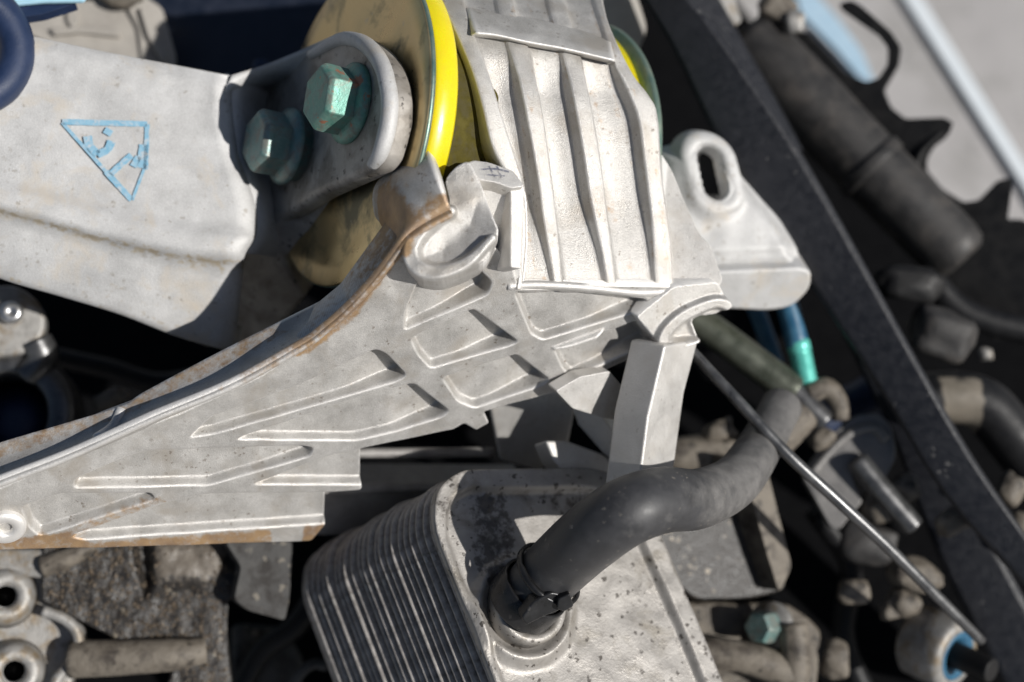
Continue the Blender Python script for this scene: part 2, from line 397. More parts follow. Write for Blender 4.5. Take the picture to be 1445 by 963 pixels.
def web_stain(p):
    s = sstep((sdf(p, rail_poly)+5)/14)*.66
    s = np.maximum(s, .4*sstep((sdf(p, rib_poly)+4)/8))
    s = np.maximum(s, .62*sstep((sdf(p, edge_poly)+4)/10))
    clean = np.array([WEB.uv(*q) for q in [(380, 735), (430, 735), (425, 770), (385, 770)]])
    return s*(1-sstep((sdf(p, clean)+4)/8))+.08
relief('web_plate', WEB, web_out, web_h, AL, mount, res=1.9, skirt=70, stainf=web_stain)
# rest of the rail, set back behind the web, its shadow painted in
prism('rail', [(-60, 690), (300, 672), (440, 686), (740, 686), (740, 758), (439, 757), (-60, 768)], Plane(WEB.o-WEB.n*100, WEB.n), 60, RAILSHADE, mount, bevel=5)
tube('rail_lip', [WEB.hit(x, y)-WEB.n*96 for x, y in [(440, 748), (600, 744), (720, 742)]], 9, RAILSHADE, mount, seg=10)
tube('rail_lip', [WEB.hit(x, y)-WEB.n*97 for x, y in [(480, 697), (600, 695), (720, 693)]], 8, RAILSHADE, mount, seg=10)
# worn rim, channel and saddle lug above the web
rim_px = [(-60, 695), (0, 671), (100, 632), (207, 583), (329, 533), (439, 471), (483, 432), (530, 380), (563, 338), (573, 328), (600, 310), (634, 292)]
out_px = [(-60, 640), (0, 620), (163, 571), (197, 551), (300, 496), (391, 450), (449, 421), (494, 397), (515, 363), (529, 318), (525, 273), (543, 245), (604, 209)]
n = 70
rz = [WEB.hit(*p)+WEB.n*7 for p in rim_px]
R = resample(rz, n)
rim_d = []
O = []
oz = lambda x: np.interp(x, [-60, 0, 440, 500, 530, 604], [82, 78, 40, 14, 34, 94])
Opx = resample([A(*p, 0) for p in out_px], n)
# match by how far along: the lug occupies the last stretch
def by_knots(pts, knots, m_):
    out = []
    for (i, j), c in zip(zip(knots[:-1], knots[1:]), m_):
        seg = resample(pts[i:j+1], c+1) if j-i > 1 else [pts[i]+(pts[j]-pts[i])*t for t in np.linspace(0, 1, c+1)]
        out += seg[:-1]
    return out+[pts[-1]]
Rk = by_knots(rz, [0, 5, 8, 11], [40, 16, 22])
Ok = by_knots([P(x, y, float(oz(x))) for x, y in out_px], [0, 5, 9, 12], [40, 16, 22])
rows = []
cnt = len(Rk)
for f in np.linspace(0, 1, 15):
    row = []
    for i in range(cnt):
        t = i/(cnt-1); lugf = sstep((i-50)/18)
        p = Rk[i]*(1-f)+Ok[i]*f
        lip0 = 8; lip = 22*sstep((.24-f)/.16)*(1-lugf)
        bul = (-10*math.sin(math.pi*f))*(1-lugf)+22*lugf*math.sin(math.pi*min(1, f*1.0))**.8
        nn = nrm(A(-.24, .45, .86))
        row.append(p+nn*(bul+lip*.6-lip0*(1-lugf)))
    rows.append(row)
st = []
for fi, f in enumerate(np.linspace(0, 1, 15)):
    for i in range(cnt):
        a = .8*sstep((i-44)/10)*(1-.9*sstep((i-63)/7))*(1 if f < .8 else .3)
        b_ = .6*(f < .2)*sstep((i-25)/15)
        c_ = .35*(f > .7)*(i < 40)
        st.append(max(a, b_, c_)+.1)
loft('flange', rows, AL, mount, solid=14, stain=st)
# front roll of the rim down to the web
rows0 = rows
rows = [[q for q in Rk], [q+nrm(A(.15, -.3, .9))*5+A(2, -4, 0) for q in Rk], [q+A(3, -11, 0)*1.0+WEB.n*1 for q in Rk], [q+A(4, -16, 0)-WEB.n*9 for q in Rk]]
loft('rim', rows, AL, mount, stain=[.15+.55*sstep((i-25)/20)*(1 if r < 2 else .6) for r in range(4) for i in range(cnt)], sub=1)
# notch rib across the channel
a, b = Rk[19]+A(4, 2, 4), Ok[22]+A(0, 2, 4)
tube('cross_rib', [rows0[2][15]-nn*4, rows0[7][17]-nn*1, rows0[13][19]-nn*1], [7, 7, 7], AL, mount, seg=10, smooth_n=4, flat=.7)
# lug face: slab + U-shaped lip
LUG = Plane(P(634, 330, 132), (.02, .12, .99))
lug_out = [(572, 330), (598, 312), (636, 290), (627, 254), (645, 234), (662, 227), (680, 262), (690, 293), (705, 328), (686, 368), (655, 385), (622, 397), (592, 395), (573, 378), (565, 352)]
lip_uv = resample([A(*LUG.uv(*q)) for q in [(636, 300), (612, 312), (592, 330), (580, 352), (584, 374), (603, 385), (630, 384), (662, 370), (694, 338)]], 60)
lipP = np.array(lip_uv); lip_w = np.interp(np.linspace(0, 1, 60), [0, .15, .4, .6, .8, 1], [8, 12, 15, 13, 9, 6])
bowl = np.array([LUG.uv(*q) for q in [(640, 304), (612, 330), (603, 362), (625, 372), (660, 355), (692, 322), (672, 290)]])
crease = np.array([LUG.uv(*q) for q in [(640, 300), (625, 252), (648, 236), (668, 300), (685, 330), (660, 345)]])
def lug_h(p):
    d = np.linalg.norm(p[:, None, :]-lipP[None], axis=2); q = np.argmin(d/lip_w[None], axis=1); r = d[np.arange(len(p)), q]/lip_w[q]
    h = 13*sstep((1.25-r)/.75)
    h -= 8*sstep((sdf(p, bowl)+12)/34)
    u = np.array(LUG.uv(672, 300)); h -= 5*sstep((p[:, 0]-u[0]+12)/40)*sstep((p[:, 1]-u[1]+10)/30)
    n = np.array([mnoise.noise((x*.05, y*.05, 4)) for x, y in p]); return h+1.2*n
def lug_st(p):
    u = LUG.uv(586, 340); return .1+.75*sstep((u[0]-p[:, 0]+6)/16)*sstep((p[:, 1]-LUG.uv(570, 372)[1])/14)
relief('lug_face', LUG, lug_out, lug_h, AL, mount, res=1.6, skirt=80, stainf=lug_st, rnd=9)
# wedge behind the lug, top ledge and bright strut
WG = Plane(P(715, 320, 72), (.08, -.35, .93))
prism('gusset', [(655, 240), (690, 240), (735, 265), (737, 395), (700, 402), (676, 372), (690, 340)], WG, 50, AL, mount, bevel=4)
SHP = Plane(P(725, 300, 100), (.42, .05, .9))
prism('strut', [(716, 250), (728, 250), (741, 264), (736, 380), (720, 378), (720, 270)], SHP, 45, AL, mount, bevel=4, r=4)
prism('shelf', [(655, 232), (668, 226), (690, 229), (724, 241), (741, 263), (722, 266), (700, 258), (676, 254)], Plane(P(700, 245, 108), (.3, .35, .88)), 40, AL, mount, bevel=4, r=5)
# housing
def zH(x, y):
    sp = min(max((205-y)/240.0, 0), .97)
    return 45-.42*(x-730)-188*(1-math.sqrt(1-sp*sp))
LB = [(590, -80), (612, -40), (628, 10), (650, 60), (668, 105), (682, 155), (694, 205), (712, 240), (730, 268), (734, 330), (731, 380), (727, 408)]
curves = [   # px polyline top->bottom, lift kind
    [(645, -80), (650, -30), (657, 15), (667, 45), (682, 85), (695, 121), (709, 166), (726, 218), (738, 262), (742, 330), (738, 385), (736, 408)],
    [(690, -80), (700, -10), (708, 30), (719, 66), (733, 114), (747, 183), (761, 263), (766, 302), (780, 388), (783, 408)],
    [(714, -80), (722, -10), (731, 30), (743, 62), (761, 135), (775, 225), (787, 325), (794, 408)],
    [(760, -80), (772, -10), (783, 35), (795, 78), (807, 125), (820, 194), (833, 277), (849, 354), (858, 408)],
    [(782, -80), (794, -10), (806, 35), (818, 76), (833, 145), (847, 225), (858, 311), (870, 408)],
    [(818, -80), (836, -10), (852, 40), (866, 87), (885, 125), (901, 166), (909, 221), (920, 311), (925, 388), (928, 410)],
    [(838, -80), (852, 10), (866, 52), (892, 104), (915, 135), (927, 163), (934, 250), (946, 336), (950, 410)],
]
NV = 90
def px_at(c, n):                # resample a pixel curve by image height so that rows stay level with the ledge's slope
    q = np.array(smoothpath([A(*p) for p in c], 10)); ys = np.linspace(0, 1, n)
    d = np.r_[0, np.cumsum(np.linalg.norm(np.diff(q, axis=0), axis=1))]; d /= d[-1]
    return np.c_[np.interp(ys, d, q[:, 0]), np.interp(ys, d, q[:, 1])]
LBp = px_at(LB, NV); cs = [px_at(c, NV) for c in curves]
NHn = nrm(A(.4, 0, .9))
cols = []; seq = [LBp]+cs
def column(pxs, lifts): return [P(x, y, zH(x, y))+NHn*l for (x, y), l in zip(pxs, lifts)]
vv = np.linspace(0, 1, NV)
deep = 19*sstep((vv-.30)/.14)*sstep((1.0-vv)/.30)+9*sstep((1.02-vv)/.05)
ribh = np.full(NV, 0.0)
zero = np.zeros(NV)
cols.append(column(LBp-A(3, 0), zero-40)); cols.append(column(LBp-A(1, 0), zero-14)); cols.append(column(LBp, zero-1.5)); cols.append(column(LBp+A(2, 0), zero)); cols.append(column(LBp*.8+cs[0]*.2, zero+1)); cols.append(column(LBp*.5+cs[0]*.5, zero+1)); cols.append(column(LBp*.15+cs[0]*.85, zero+1)); cols.append(column(cs[0], zero))
for a, b in ((0, 1), (2, 3), (4, 5)):
    A0, B0 = cs[a], cs[b]
    for t, d in ((.02, .08), (.05, .5), (.09, .85), (.2, .97), (.35, 1), (.5, .98), (.65, .9), (.8, .8), (.9, .74), (.95, .62), (.98, .1)):
        cols.append(column(A0*(1-t)+B0*t, zero-deep*d))
    cols.append(column(B0, zero-.5))
    for t in (.1, .3, .7, .9): cols.append(column(B0*(1-t)+cs[b+1]*t, zero+.8))
    cols.append(column(cs[b+1], zero-.5))
cols.append(column(cs[6]+A(3, 0), zero-5)); cols.append(column(cs[6]+A(5, 1), zero-60))
loft('housing', cols, AL, mount, solid=10, stain=[.06+.25*(mnoise.noise((i*.03, .2, 1)) > .25) for i in range(len(cols)*NV)])
# ledge across the housing
LEDGE = [(664, 14), (700, 21), (750, 28), (802, 40), (858, 62), (871, 82), (862, 84), (800, 68), (746, 58), (700, 48), (671, 45)]
lt = resample([A(660, 13), A(700, 20), A(750, 28), A(802, 39), A(862, 60)], 40); lb = resample([A(671, 47), A(700, 50), A(746, 60), A(800, 70), A(868, 86)], 40)
rows = [[P(*p, zH(*p)-8)+A(0, 2, 0) for p in lt], [P(*p, zH(*p)+2) for p in lt], [P(*(p*.6+q*.4), zH(*(p*.6+q*.4))+8) for p, q in zip(lt, lb)], [P(*q, zH(*q)+19)+A(0, 2, 0) for q in lb], [P(*q, zH(*q)+20) for q in lb], [P(*q, zH(*q)+15)-A(0, 2, 0) for q in lb], [P(*q, zH(*q)-6)-A(0, 6, 0) for q in lb]]
rows = [[r_[0]-NHn*34]+r_+[r_[-1]-NHn*40] for r_ in rows]
loft('ledge', rows, AL, mount)
# right-hand lower side and S-shaped lug
SD = Plane(P(975, 360, -75), (.0, .12, .99))
prism('side_cheek', [(932, 215), (948, 240), (966, 285), (988, 332), (1003, 346), (1020, 396), (1012, 408), (949, 412), (936, 300)], SD, 60, AL, mount, bevel=6, r=8)
RL = Plane(P(965, 450, -52), (.35, -.3, .88))
rl_out = [(898, 447), (950, 405), (1012, 398), (1020, 412), (1030, 431), (1010, 443), (988, 446), (976, 453), (986, 480), (950, 493), (928, 490), (921, 474)]
rl_lip = np.array(resample([A(*RL.uv(*q)) for q in [(1026, 430), (1008, 426), (980, 435), (955, 449), (937, 468), (934, 482), (950, 488), (984, 481)]], 50))
rl_w = np.interp(np.linspace(0, 1, 50), [0, .3, .6, .8, 1], [9, 10, 11, 9, 5])
def rl_h(p):
    d = np.linalg.norm(p[:, None, :]-rl_lip[None], axis=2); q = np.argmin(d/rl_w[None], axis=1); r = d[np.arange(len(p)), q]/rl_w[q]
    bowl_ = np.array([RL.uv(*q) for q in [(990, 447), (965, 455), (948, 472), (950, 484), (984, 478), (975, 452)]])
    return 9*sstep((1.3-r)/.7)-7*sstep((sdf(p, bowl_)+6)/14)
relief('lug', RL, rl_out, rl_h, AL, mount, res=1.6, skirt=80, rnd=5)
# ridge where web and housing meet
tube('ridge', [P(x, y, WEB.hit(x, y)[2]-3) for x, y in [(716, 404), (760, 402), (830, 406), (900, 413), (950, 410)]], 6, AL, mount, seg=10)
# legs below
LEGR = Plane(P(945, 560, -45), (.75, -.15, .64)); 
prism('leg', [(938, 488), (986, 480), (966, 555), (946, 700), (900, 700), (914, 590)], LEGR, 60, AL, mount, bevel=4)
LEGL = Plane(P(910, 570, -50), (-.55, -.15, .8))
prism('leg', [(893, 498), (938, 490), (918, 590), (902, 700), (862, 700), (880, 590)], LEGL, 40, AL, mount, bevel=3)
TR = Plane(P(840, 565, -75), (.45, -.35, .8))
prism('brace', [(784, 552), (818, 532), (860, 524), (875, 542), (895, 560), (888, 598), (850, 590), (808, 577)], TR, 26, AL, mount, bevel=4, r=4)
prism('brace', [(806, 574), (850, 588), (886, 640), (880, 665), (850, 640), (815, 600)], Plane(P(850, 620, -150), (-.3, -.4, .85)), 40, AL, mount, bevel=4)
prism('foot', [(770, 622), (800, 622), (850, 640), (888, 664), (880, 680), (800, 672), (782, 650)], Plane(P(830, 650, -150), (.45, .2, .85)), 40, AL, mount, bevel=4)
prism('brace', [(690, 575), (720, 560), (790, 552), (812, 580), (800, 640), (760, 665), (705, 650)], Plane(P(750, 610, -200), (.1, -.5, .85)), 40, AL, mount, bevel=6, r=6)
# screw boss at the far left end
bo = WEB.hit(8, 742)
lathe('boss', [(9, -30), (9, 6), (13, 9), (24, 9), (27, 5), (27, -30)], bo, WEB.n, AL, mount, seg=40, ring=True)

# ================================================================ bushing with the yellow ring
AXN = nrm(A(-.827, .116, .551)); DC = P(488, 176, -75)
DISC = Plane(DC, AXN)
k = 1+75/2000
bush = empty('rubber_bushing', DC-AXN*200, 'round olive plated bushing with a bright yellow rubber ring inside the ribbed housing', 'bushing')
Rd = 230.5*k
lathe('end_disc', [(Rd-2, -9), (Rd, -6), (Rd, -2), (Rd-2.5, 0), (Rd-34, 0), (Rd-60, -3), (90, -3), (60, -1), (1, -1)], DC, AXN, PLATED, bush, seg=160)
lathe('disc_edge', [(Rd-3, -1.5), (Rd+1.2, -2.5), (Rd+1.2, -8.5), (Rd-3, -9.5)], DC, AXN, TEALRIM, bush, seg=160, ring=True)
lathe('yellow_ring', [(150, -12), (Rd-8, -12), (Rd-4, -16), (Rd-4, -44), (Rd-8, -49), (150, -49)], DC, AXN, YEL, bush, seg=160, ring=True)
lathe('core', [(Rd-40, -40), (Rd-34, -60), (Rd-34, -360), (Rd-50, -380), (10, -385)], DC, AXN, DYEL, bush, seg=96)
lathe('yellow_ring', [(150, -338), (Rd-6, -338), (Rd-2, -342), (Rd-4, -372), (150, -374)], DC, AXN, YEL, bush, seg=160, ring=True)
lathe('end_disc', [(10, -386), (Rd+4, -386), (Rd+6, -389), (Rd+6, -396), (Rd+3, -399), (10, -400)], DC, AXN, TEALRIM, bush, seg=160)

# ================================================================ left arm with the blue stamp
APN = nrm(A(.15, .10, .98)); ARMP = Plane(P(330, 200, -104), APN)
arm = empty('support_arm', P(150, 300, -380), 'pale aluminium arm at left with a blue triangle drawn on it', 'bracket arm')
NLOW = nrm(A(.10, -.40, .91))
def arm_sheet():
    top = [(-80, 27), (-20, 39), (60, 54), (150, 73), (240, 90), (333, 108)]
    ridge = [(-80, 262), (0, 285), (75, 305), (150, 326), (240, 345), (346, 356)]
    bot = [(-80, 362), (0, 396), (85, 421), (170, 447), (250, 478), (330, 500)]
    n = 44
    T = px_at(top, n); Rg = px_at(ridge, n); B = px_at(bot, n)
    endx = [(333, 108), (327, 125), (327, 150), (331, 185), (337, 220), (348, 250), (358, 280), (363, 310), (360, 335), (347, 356)]
    E = px_at(endx, 40)
    rows = []
    back = [ARMP.hit(*p)-ARMP.n*170+A(0, 4, 0) for p in T]; rows.append(back)
    rows.append([ARMP.hit(*p)-ARMP.n*6+A(0, 1, 0) for p in T])
    for j in range(40):
        f = j/39; row = []
        for i in range(n):
            p = T[i]*(1-f)+Rg[i]*f
            # stretch the last columns to the wavy end
            e = E[j]; wgt = sstep((i-26)/(n-1-26)); x_end = e[0]; straight = T[-1]*(1-f)+Rg[-1]*f
            p = p+wgt*(e-straight)*.999
            q = ARMP.hit(*p)
            bulge = 9*sstep((f-.84)/.1)*(1-.2*f) + 2.0*mnoise.noise((p[0]*.012, p[1]*.012, 5))
            dn = -5*sstep((.06-f)/.06)-12*sstep((i-(n-3))/2)
            row.append(q+ARMP.n*(bulge+dn))
        rows.append(row)
    r0 = rows[-1]
    LOW = [Plane(r0[i], NLOW) for i in range(n)]
    for f, off in ((.06, 2), (.14, -8), (.24, -15), (.34, -13), (.5, -7), (.65, -3), (.8, 0), (.9, 1), (.97, 0), (1.0, -6)):
        row = []
        for i in range(n):
            p = Rg[i]*(1-f)+B[i]*f
            row.append(LOW[i].hit(*p)+NLOW*off)
        rows.append(row)
    rows.append([p-NLOW*60+A(0, 5, 0) for p in rows[-1]])
    st = []
    for j in range(len(rows)):
        for i in range(n):
            s = .55*max(0, 1-abs(j-43)/2.5) if j >= 40 else .05
            if j > 46: s = .28
            st.append(s)
    return rows, st
rows, st = arm_sheet()
loft('arm_body', rows, ARM, arm, solid=16, stain=st)
# end wall of the body facing the bolts
endx = [(333, 108), (327, 125), (327, 150), (331, 185), (337, 220), (348, 250), (358, 280), (363, 310), (360, 335), (347, 356)]
# end plate bolted on the disc
plate_px = [(318, 128), (400, 88), (440, 66), (470, 52), (487, 47), (505, 50), (521, 59), (535, 73), (546, 90), (553, 112), (556, 138), (555, 168), (549, 194), (541, 222), (530, 238), (511, 247), (445, 277), (369, 329), (300, 380), (240, 330), (260, 180)]
PLT = Plane(DC+AXN*36, AXN)
prism('end_plate', plate_px, PLT, 35, GRIMY_SHADE, arm, bevel=15, r=8, seg=5)
rim = [(440, 78), (470, 61), (487, 55), (506, 58), (521, 67), (534, 82), (543, 101), (548, 121), (551, 142), (550, 168), (545, 193), (537, 218), (526, 234)]
tube('plate_rim', [PLT.hit(*p)+AXN*1 for p in rim], [7, 9, 10, 11, 12, 12, 12, 12, 12, 12, 12, 11, 8], ARM, arm, seg=14, smooth_n=6, flat=1.0)
# end wall of the box and the two walls that taper down to the plate
E3 = [ARMP.hit(*p)-ARMP.n*13 for p in px_at(endx, 40)]
loft('end_wall', [E3, [p+A(13, 0, -26) for p in E3], [p+A(32, 0, -120) for p in E3], [p+A(40, 0, -190) for p in E3]], ARM, arm, solid=8)
ta = resample([ARMP.hit(326, 106)+A(0, 0, -3), P(372, 92, -140), P(410, 77, -132), P(446, 61, -108), PLT.hit(478, 49)+AXN*4], 24)
tb_ = resample([ARMP.hit(318, 131)+A(0, 0, -3), P(368, 108, -152), P(410, 91, -146), P(446, 76, -120), PLT.hit(474, 64)+AXN*8], 24)
tf = [PLT.hit(*p)-AXN*4 for p in resample([A(330, 158), A(375, 128), A(412, 106), A(448, 88), A(472, 70)], 24)]
loft('top_wall', [[p-A(0, 0, 150)+A(0, 3, 0) for p in ta], [p+A(0, 1, -6) for p in ta], ta, [p*.5+q*.5+A(0, 0, 2) for p, q in zip(ta, tb_)], tb_, [q*.8+r_*.2+A(0, 0, -3) for q, r_ in zip(tb_, tf)], tf], ARM, arm, solid=8)
# lower flange of the arm running under the plate to the right; its deep shade is in the colour
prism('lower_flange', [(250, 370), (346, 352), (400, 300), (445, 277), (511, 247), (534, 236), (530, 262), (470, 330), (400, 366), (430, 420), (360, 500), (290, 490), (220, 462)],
      Plane(P(380, 370, -215), (-.30, -.62, .72)), 60, GRIMY_SHADE, arm, bevel=8)
# blue stamp strokes
def stroke(pts, wd, pl=None, up=3.2):
    pl = pl or ARMP
    P_ = [pl.hit(*p) for p in pts]; V = []; F = []
    q = smoothpath(P_, 4) if len(P_) > 2 else [P_[0]*(1-t)+P_[1]*t for t in np.linspace(0, 1, 12)]
    for i, p in enumerate(q):
        t = nrm(q[min(i+1, len(q)-1)]-q[max(i-1, 0)]); s = np.cross(pl.n, t); ww = wd*(.9+.2*random.random())
        V += [p+s*ww+pl.n*up, p-s*ww+pl.n*up]
    for i in range(len(q)-1): F.append((2*i, 2*i+1, 2*i+3, 2*i+2))
    return V, F
V = []; F = []
for pts, wd in (([(88, 173), (208, 176)], 4.5), ([(208, 176), (206, 240)], 3.5), ([(205, 236), (195, 262), (187, 283)], 2.2), ([(88, 174), (150, 243)], 2.6), ([(150, 243), (186, 283)], 4.2),
                ([(124, 193), (127, 207), (138, 219)], 6), ([(138, 219), (152, 212), (158, 200)], 5.5), ([(148, 184), (158, 190)], 5), ([(203, 205), (200, 238)], 6.5), ([(196, 222), (188, 236)], 5),
                ([(156, 247), (172, 232), (186, 220)], 4.5)):
    v, f = stroke(pts, wd); b0 = len(V); V += v; F += [tuple(i+b0 for i in q) for q in f]
new('triangle_mark', V, F, INK, arm, smooth=False)
# the two bolts
def make_bolt(base, m, label, ph):
    b = empty('flange_bolt', base, label, 'bolt', 'green corroded bolts on the arm plate')
    lathe('bolt_flange', [(50, -16), (50, 0), (57, 0), (58, 3), (57, 8), (52, 12), (44, 16)], base, AXN, m, b, seg=56)
    o = lathe('hex_head', [(47, 10), (48, 40), (47.5, 50), (42, 56), (38, 57)], base, AXN, m, b, sides=6, phase=ph, bevel=2, smooth=True)
    for q in o.modifiers:
        if q.type == 'BEVEL': q.segments = 2
    return b
make_bolt(PLT.hit(497, 147)-AXN*0, BOLT, 'bright green hex bolt with orange scratches, nearer the yellow ring', .42)
make_bolt(PLT.hit(421, 210)+AXN*16, BOLT2, 'grey green hex bolt nearer the blue triangle mark', .40)

# ================================================================ right arm with slotted eye
ra = empty('support_arm', P(1040, 360, -330), 'pale aluminium arm with slotted eye behind the ribbed housing', 'bracket arm')
RA = Plane(P(1040, 300, -235), (.12, .12, .98))
ra_out = [(925, 205), (962, 196), (985, 186), (1012, 190), (1042, 232), (1092, 288), (1108, 306), (1130, 342), (1143, 374), (1138, 386), (1010, 390), (930, 384)]
eu = np.array(RA.uv(1003, 246)); ez = [np.array(RA.uv(1003+dx_, 246+dy_)) for dx_, dy_ in [(5*t, 22*t) for t in np.linspace(-1, 1, 15)]]
ra_uv = np.array(rnd_poly([RA.uv(*q) for q in ra_out], 14, 4)); rdg = np.array([RA.uv(*q) for q in [(940, 362), (1138, 352), (1150, 395), (930, 400)]])
def ra_h(p):
    sd = sdf(p, ra_uv); h = -26*(1-sstep(sd/38))**1.5
    d = np.min([np.linalg.norm(p-q, axis=1) for q in ez], axis=0)
    h += 13*np.exp(-(np.maximum(d-34, 0)/15)**2)-60*sstep((20-d)/4)-5*sstep((sdf(p, rdg)+8)/14)
    n = np.array([mnoise.noise((x*.03, y*.03, 6)) for x, y in p]); return h+1.6*n
relief('arm_body', RA, ra_out, ra_h, ARM, ra, res=2.5, skirt=110, rnd=14)
prism('arm_flange', [(1000, 384), (1130, 378), (1146, 384), (1144, 408), (1120, 434), (1085, 440), (1010, 436)], Plane(P(1070, 400, -238), (.15, -.55, .82)), 80, ARM, ra, bevel=10, r=16, stain=None)
ey = RA.hit(1003, 246)
def slot(name, o, pl, hw, hh, r0, r1, h, m, parent):
    V = []; F = []; n = 40
    prof = [(r0, -60), (r0, h-7), (r0+2, h-2), (r0+6, h), (r0+9, h+.5), (r1-13, h+.5), (r1-8, h), (r1-3, h-3), (r1+1, h-9), (r1+9, -20)]
    for r, z in prof:
        for k in range(n):
            a = 2*math.pi*k/n; c, s = math.cos(a), math.sin(a)
            V.append(o+pl.x*(r*c+hw*(1 if c > 0 else -1)*0)*1.0+pl.y*(r*s+hh*(1 if s > 0 else -1))+pl.x*(-.22)*(r*s+hh*(1 if s > 0 else -1))+pl.n*z)
    for i in range(len(prof)-1):
        for k in range(n): F.append((i*n+k, i*n+(k+1) % n, (i+1)*n+(k+1) % n, (i+1)*n+k))
    return new(name, V, F, m, parent)
slot('eye', ey, RA, 0, 22, 21, 46, 13, ARM, ra)
prism('eye_hole_shade', [(985, 215), (1022, 215), (1026, 275), (990, 275)], Plane(ey-RA.n*30, RA.n), 1, BRACK, ra, bevel=0, r=12)  # black sheet paints the shade inside the eye

# ================================================================ oil cooler
CN = nrm(A(.40, .35, .85)); CP = Plane(P(620, 700, -20), CN)
cool = empty('oil_cooler', CP.hit(800, 900)-CN*420, 'dirty aluminium oil cooler with stacked fins at the bottom centre', 'oil cooler')
top_px = [(616, 690), (650, 663), (700, 662), (846, 660), (905, 690), (936, 764), (980, 866), (1060, 1060), (1090, 1130), (800, 1240), (760, 1120), (700, 963), (655, 850), (612, 742)]
inset_px = [(634, 706), (668, 687), (700, 690), (838, 688), (886, 712), (912, 772), (960, 880), (1035, 1060), (1050, 1120), (810, 1190), (776, 1110), (712, 963), (668, 850), (630, 755)]
top_uv = np.array(rnd_poly([CP.uv(*p) for p in inset_px], 30, 5))
grime = [[CP.uv(*q) for q in poly] for poly in ([(665, 695), (720, 690), (740, 760), (700, 840), (670, 800)], [(680, 790), (720, 780), (725, 860), (690, 850)], [(760, 688), (850, 680), (840, 715), (780, 720)], [(612, 700), (650, 690), (640, 730), (615, 750)])]
blob = [CP.uv(*q) for q in [(690, 690), (705, 700), (700, 730), (680, 722), (678, 700)]]
ring_c = np.array(CP.uv(742, 858))
def cool_h(p):
    d = sdf(p, top_uv)
    h = -13*sstep((d+4)/10)
    r = np.linalg.norm(p-ring_c, axis=1)
    h += 16*np.exp(-((r-70)/11)**2)*(1-.6*sstep((p[:, 1]-ring_c[1])/60))
    n = np.array([mnoise.noise((x*.03, y*.03, 8)) for x, y in p]); h += 1.2*n
    n2 = np.array([mnoise.noise((x*.11, y*.11, 2)) for x, y in p])
    s = cool_stain(p); h += np.where(s > .55, 4*np.maximum(n2, 0), 0)
    return h
def cool_stain(p):
    s = np.full(len(p), .12)
    for g_, a in zip(grime, (.55, .62, .46, .5)):
        s = np.maximum(s, a*sstep((sdf(p, np.array(g_))+14)/28))
    s = np.maximum(s, .75*sstep((sdf(p, np.array(blob))+4)/10))
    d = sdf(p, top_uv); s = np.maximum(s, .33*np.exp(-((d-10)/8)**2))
    return s
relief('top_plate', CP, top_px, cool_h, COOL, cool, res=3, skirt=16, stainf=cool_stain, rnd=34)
# fins stacked below the top plate, each one a plate with a rolled edge
base_uv = np.array(rnd_poly([CP.uv(*p) for p in top_px], 42, 7))
cen = base_uv.mean(0)
NF = 21; PITCHF = 13.4; SH = nrm(np.cross(A(88, -223, 50), CN)); SH = SH*(1 if SH[0] < 0 else -1)*5.2
fin_mesh = None
def inset(uv, d):
    n = len(uv); out = []
    for i in range(n):
        t = nrm(uv[(i+1) % n]-uv[i-1]); out.append(uv[i]+A(-t[1], t[0])*d)
    return out
sgn = 1 if sum(base_uv[i-1][0]*base_uv[i][1]-base_uv[i][0]*base_uv[i-1][1] for i in range(len(base_uv))) > 0 else -1
prof = [(26, -2), (6, -2.5), (1.2, -3.2), (0, -5), (1.2, -6.6), (6, -7.4), (26, -8)]
for i in range(NF):
    if fin_mesh is None:
        V = []; F = []; nb = len(base_uv)
        for d, h in prof:
            V += [CP.at(u, v, h-16) for u, v in inset(base_uv, sgn*d)]
        for a in range(len(prof)-1):
            for kk in range(nb): F.append((a*nb+kk, a*nb+(kk+1) % nb, (a+1)*nb+(kk+1) % nb, (a+1)*nb+kk))
        F.append(tuple(range(nb))); F.append(tuple((len(prof)-1)*nb+kk for kk in range(nb)))
        o = new('fin', V, F, FIN, cool); fin_mesh = o.data; first = o
    else:
        o = first.copy(); C.objects.link(o)
        o.location = Vector(wdir(-CN*PITCHF*i+SH*i+CP.x*random.uniform(-3, 3)+CP.y*random.uniform(-3, 3))*S)
ci = inset(base_uv, sgn*23)
nb = len(ci)
V = [CP.at(u, v, -14) for u, v in ci]+[CP.at(u, v, -16-PITCHF*NF)+SH*NF for u, v in ci]
new('core', V, [tuple(range(nb)), tuple(range(nb, 2*nb))]+[(a, (a+1) % nb, nb+(a+1) % nb, nb+a) for a in range(nb)], BRACK, cool)  # black core paints the shade between the fins
V = [CP.at(u, v, -16-PITCHF*NF)+SH*NF for u, v in base_uv]+[CP.at(u, v, -46-PITCHF*NF)+SH*NF for u, v in base_uv]
new('bottom_plate', V, [tuple(range(nb)), tuple(range(nb, 2*nb))]+[(a, (a+1) % nb, nb+(a+1) % nb, nb+a) for a in range(nb)], FIN, cool, bevel=5)
# small bent tab at its lower left
tube('tab', [P(405, 990, -330), P(418, 958, -328), P(440, 938, -326), P(462, 940, -326)], 9, PLATEG, cool, seg=10, smooth_n=5, flat=.5)
nk = CP.hit(742, 858)
lathe('neck', [(40, -20), (40, 18), (44, 22), (52, 22), (54, 18), (56, -20)], nk, CN, COOL, cool, seg=48, ring=True)

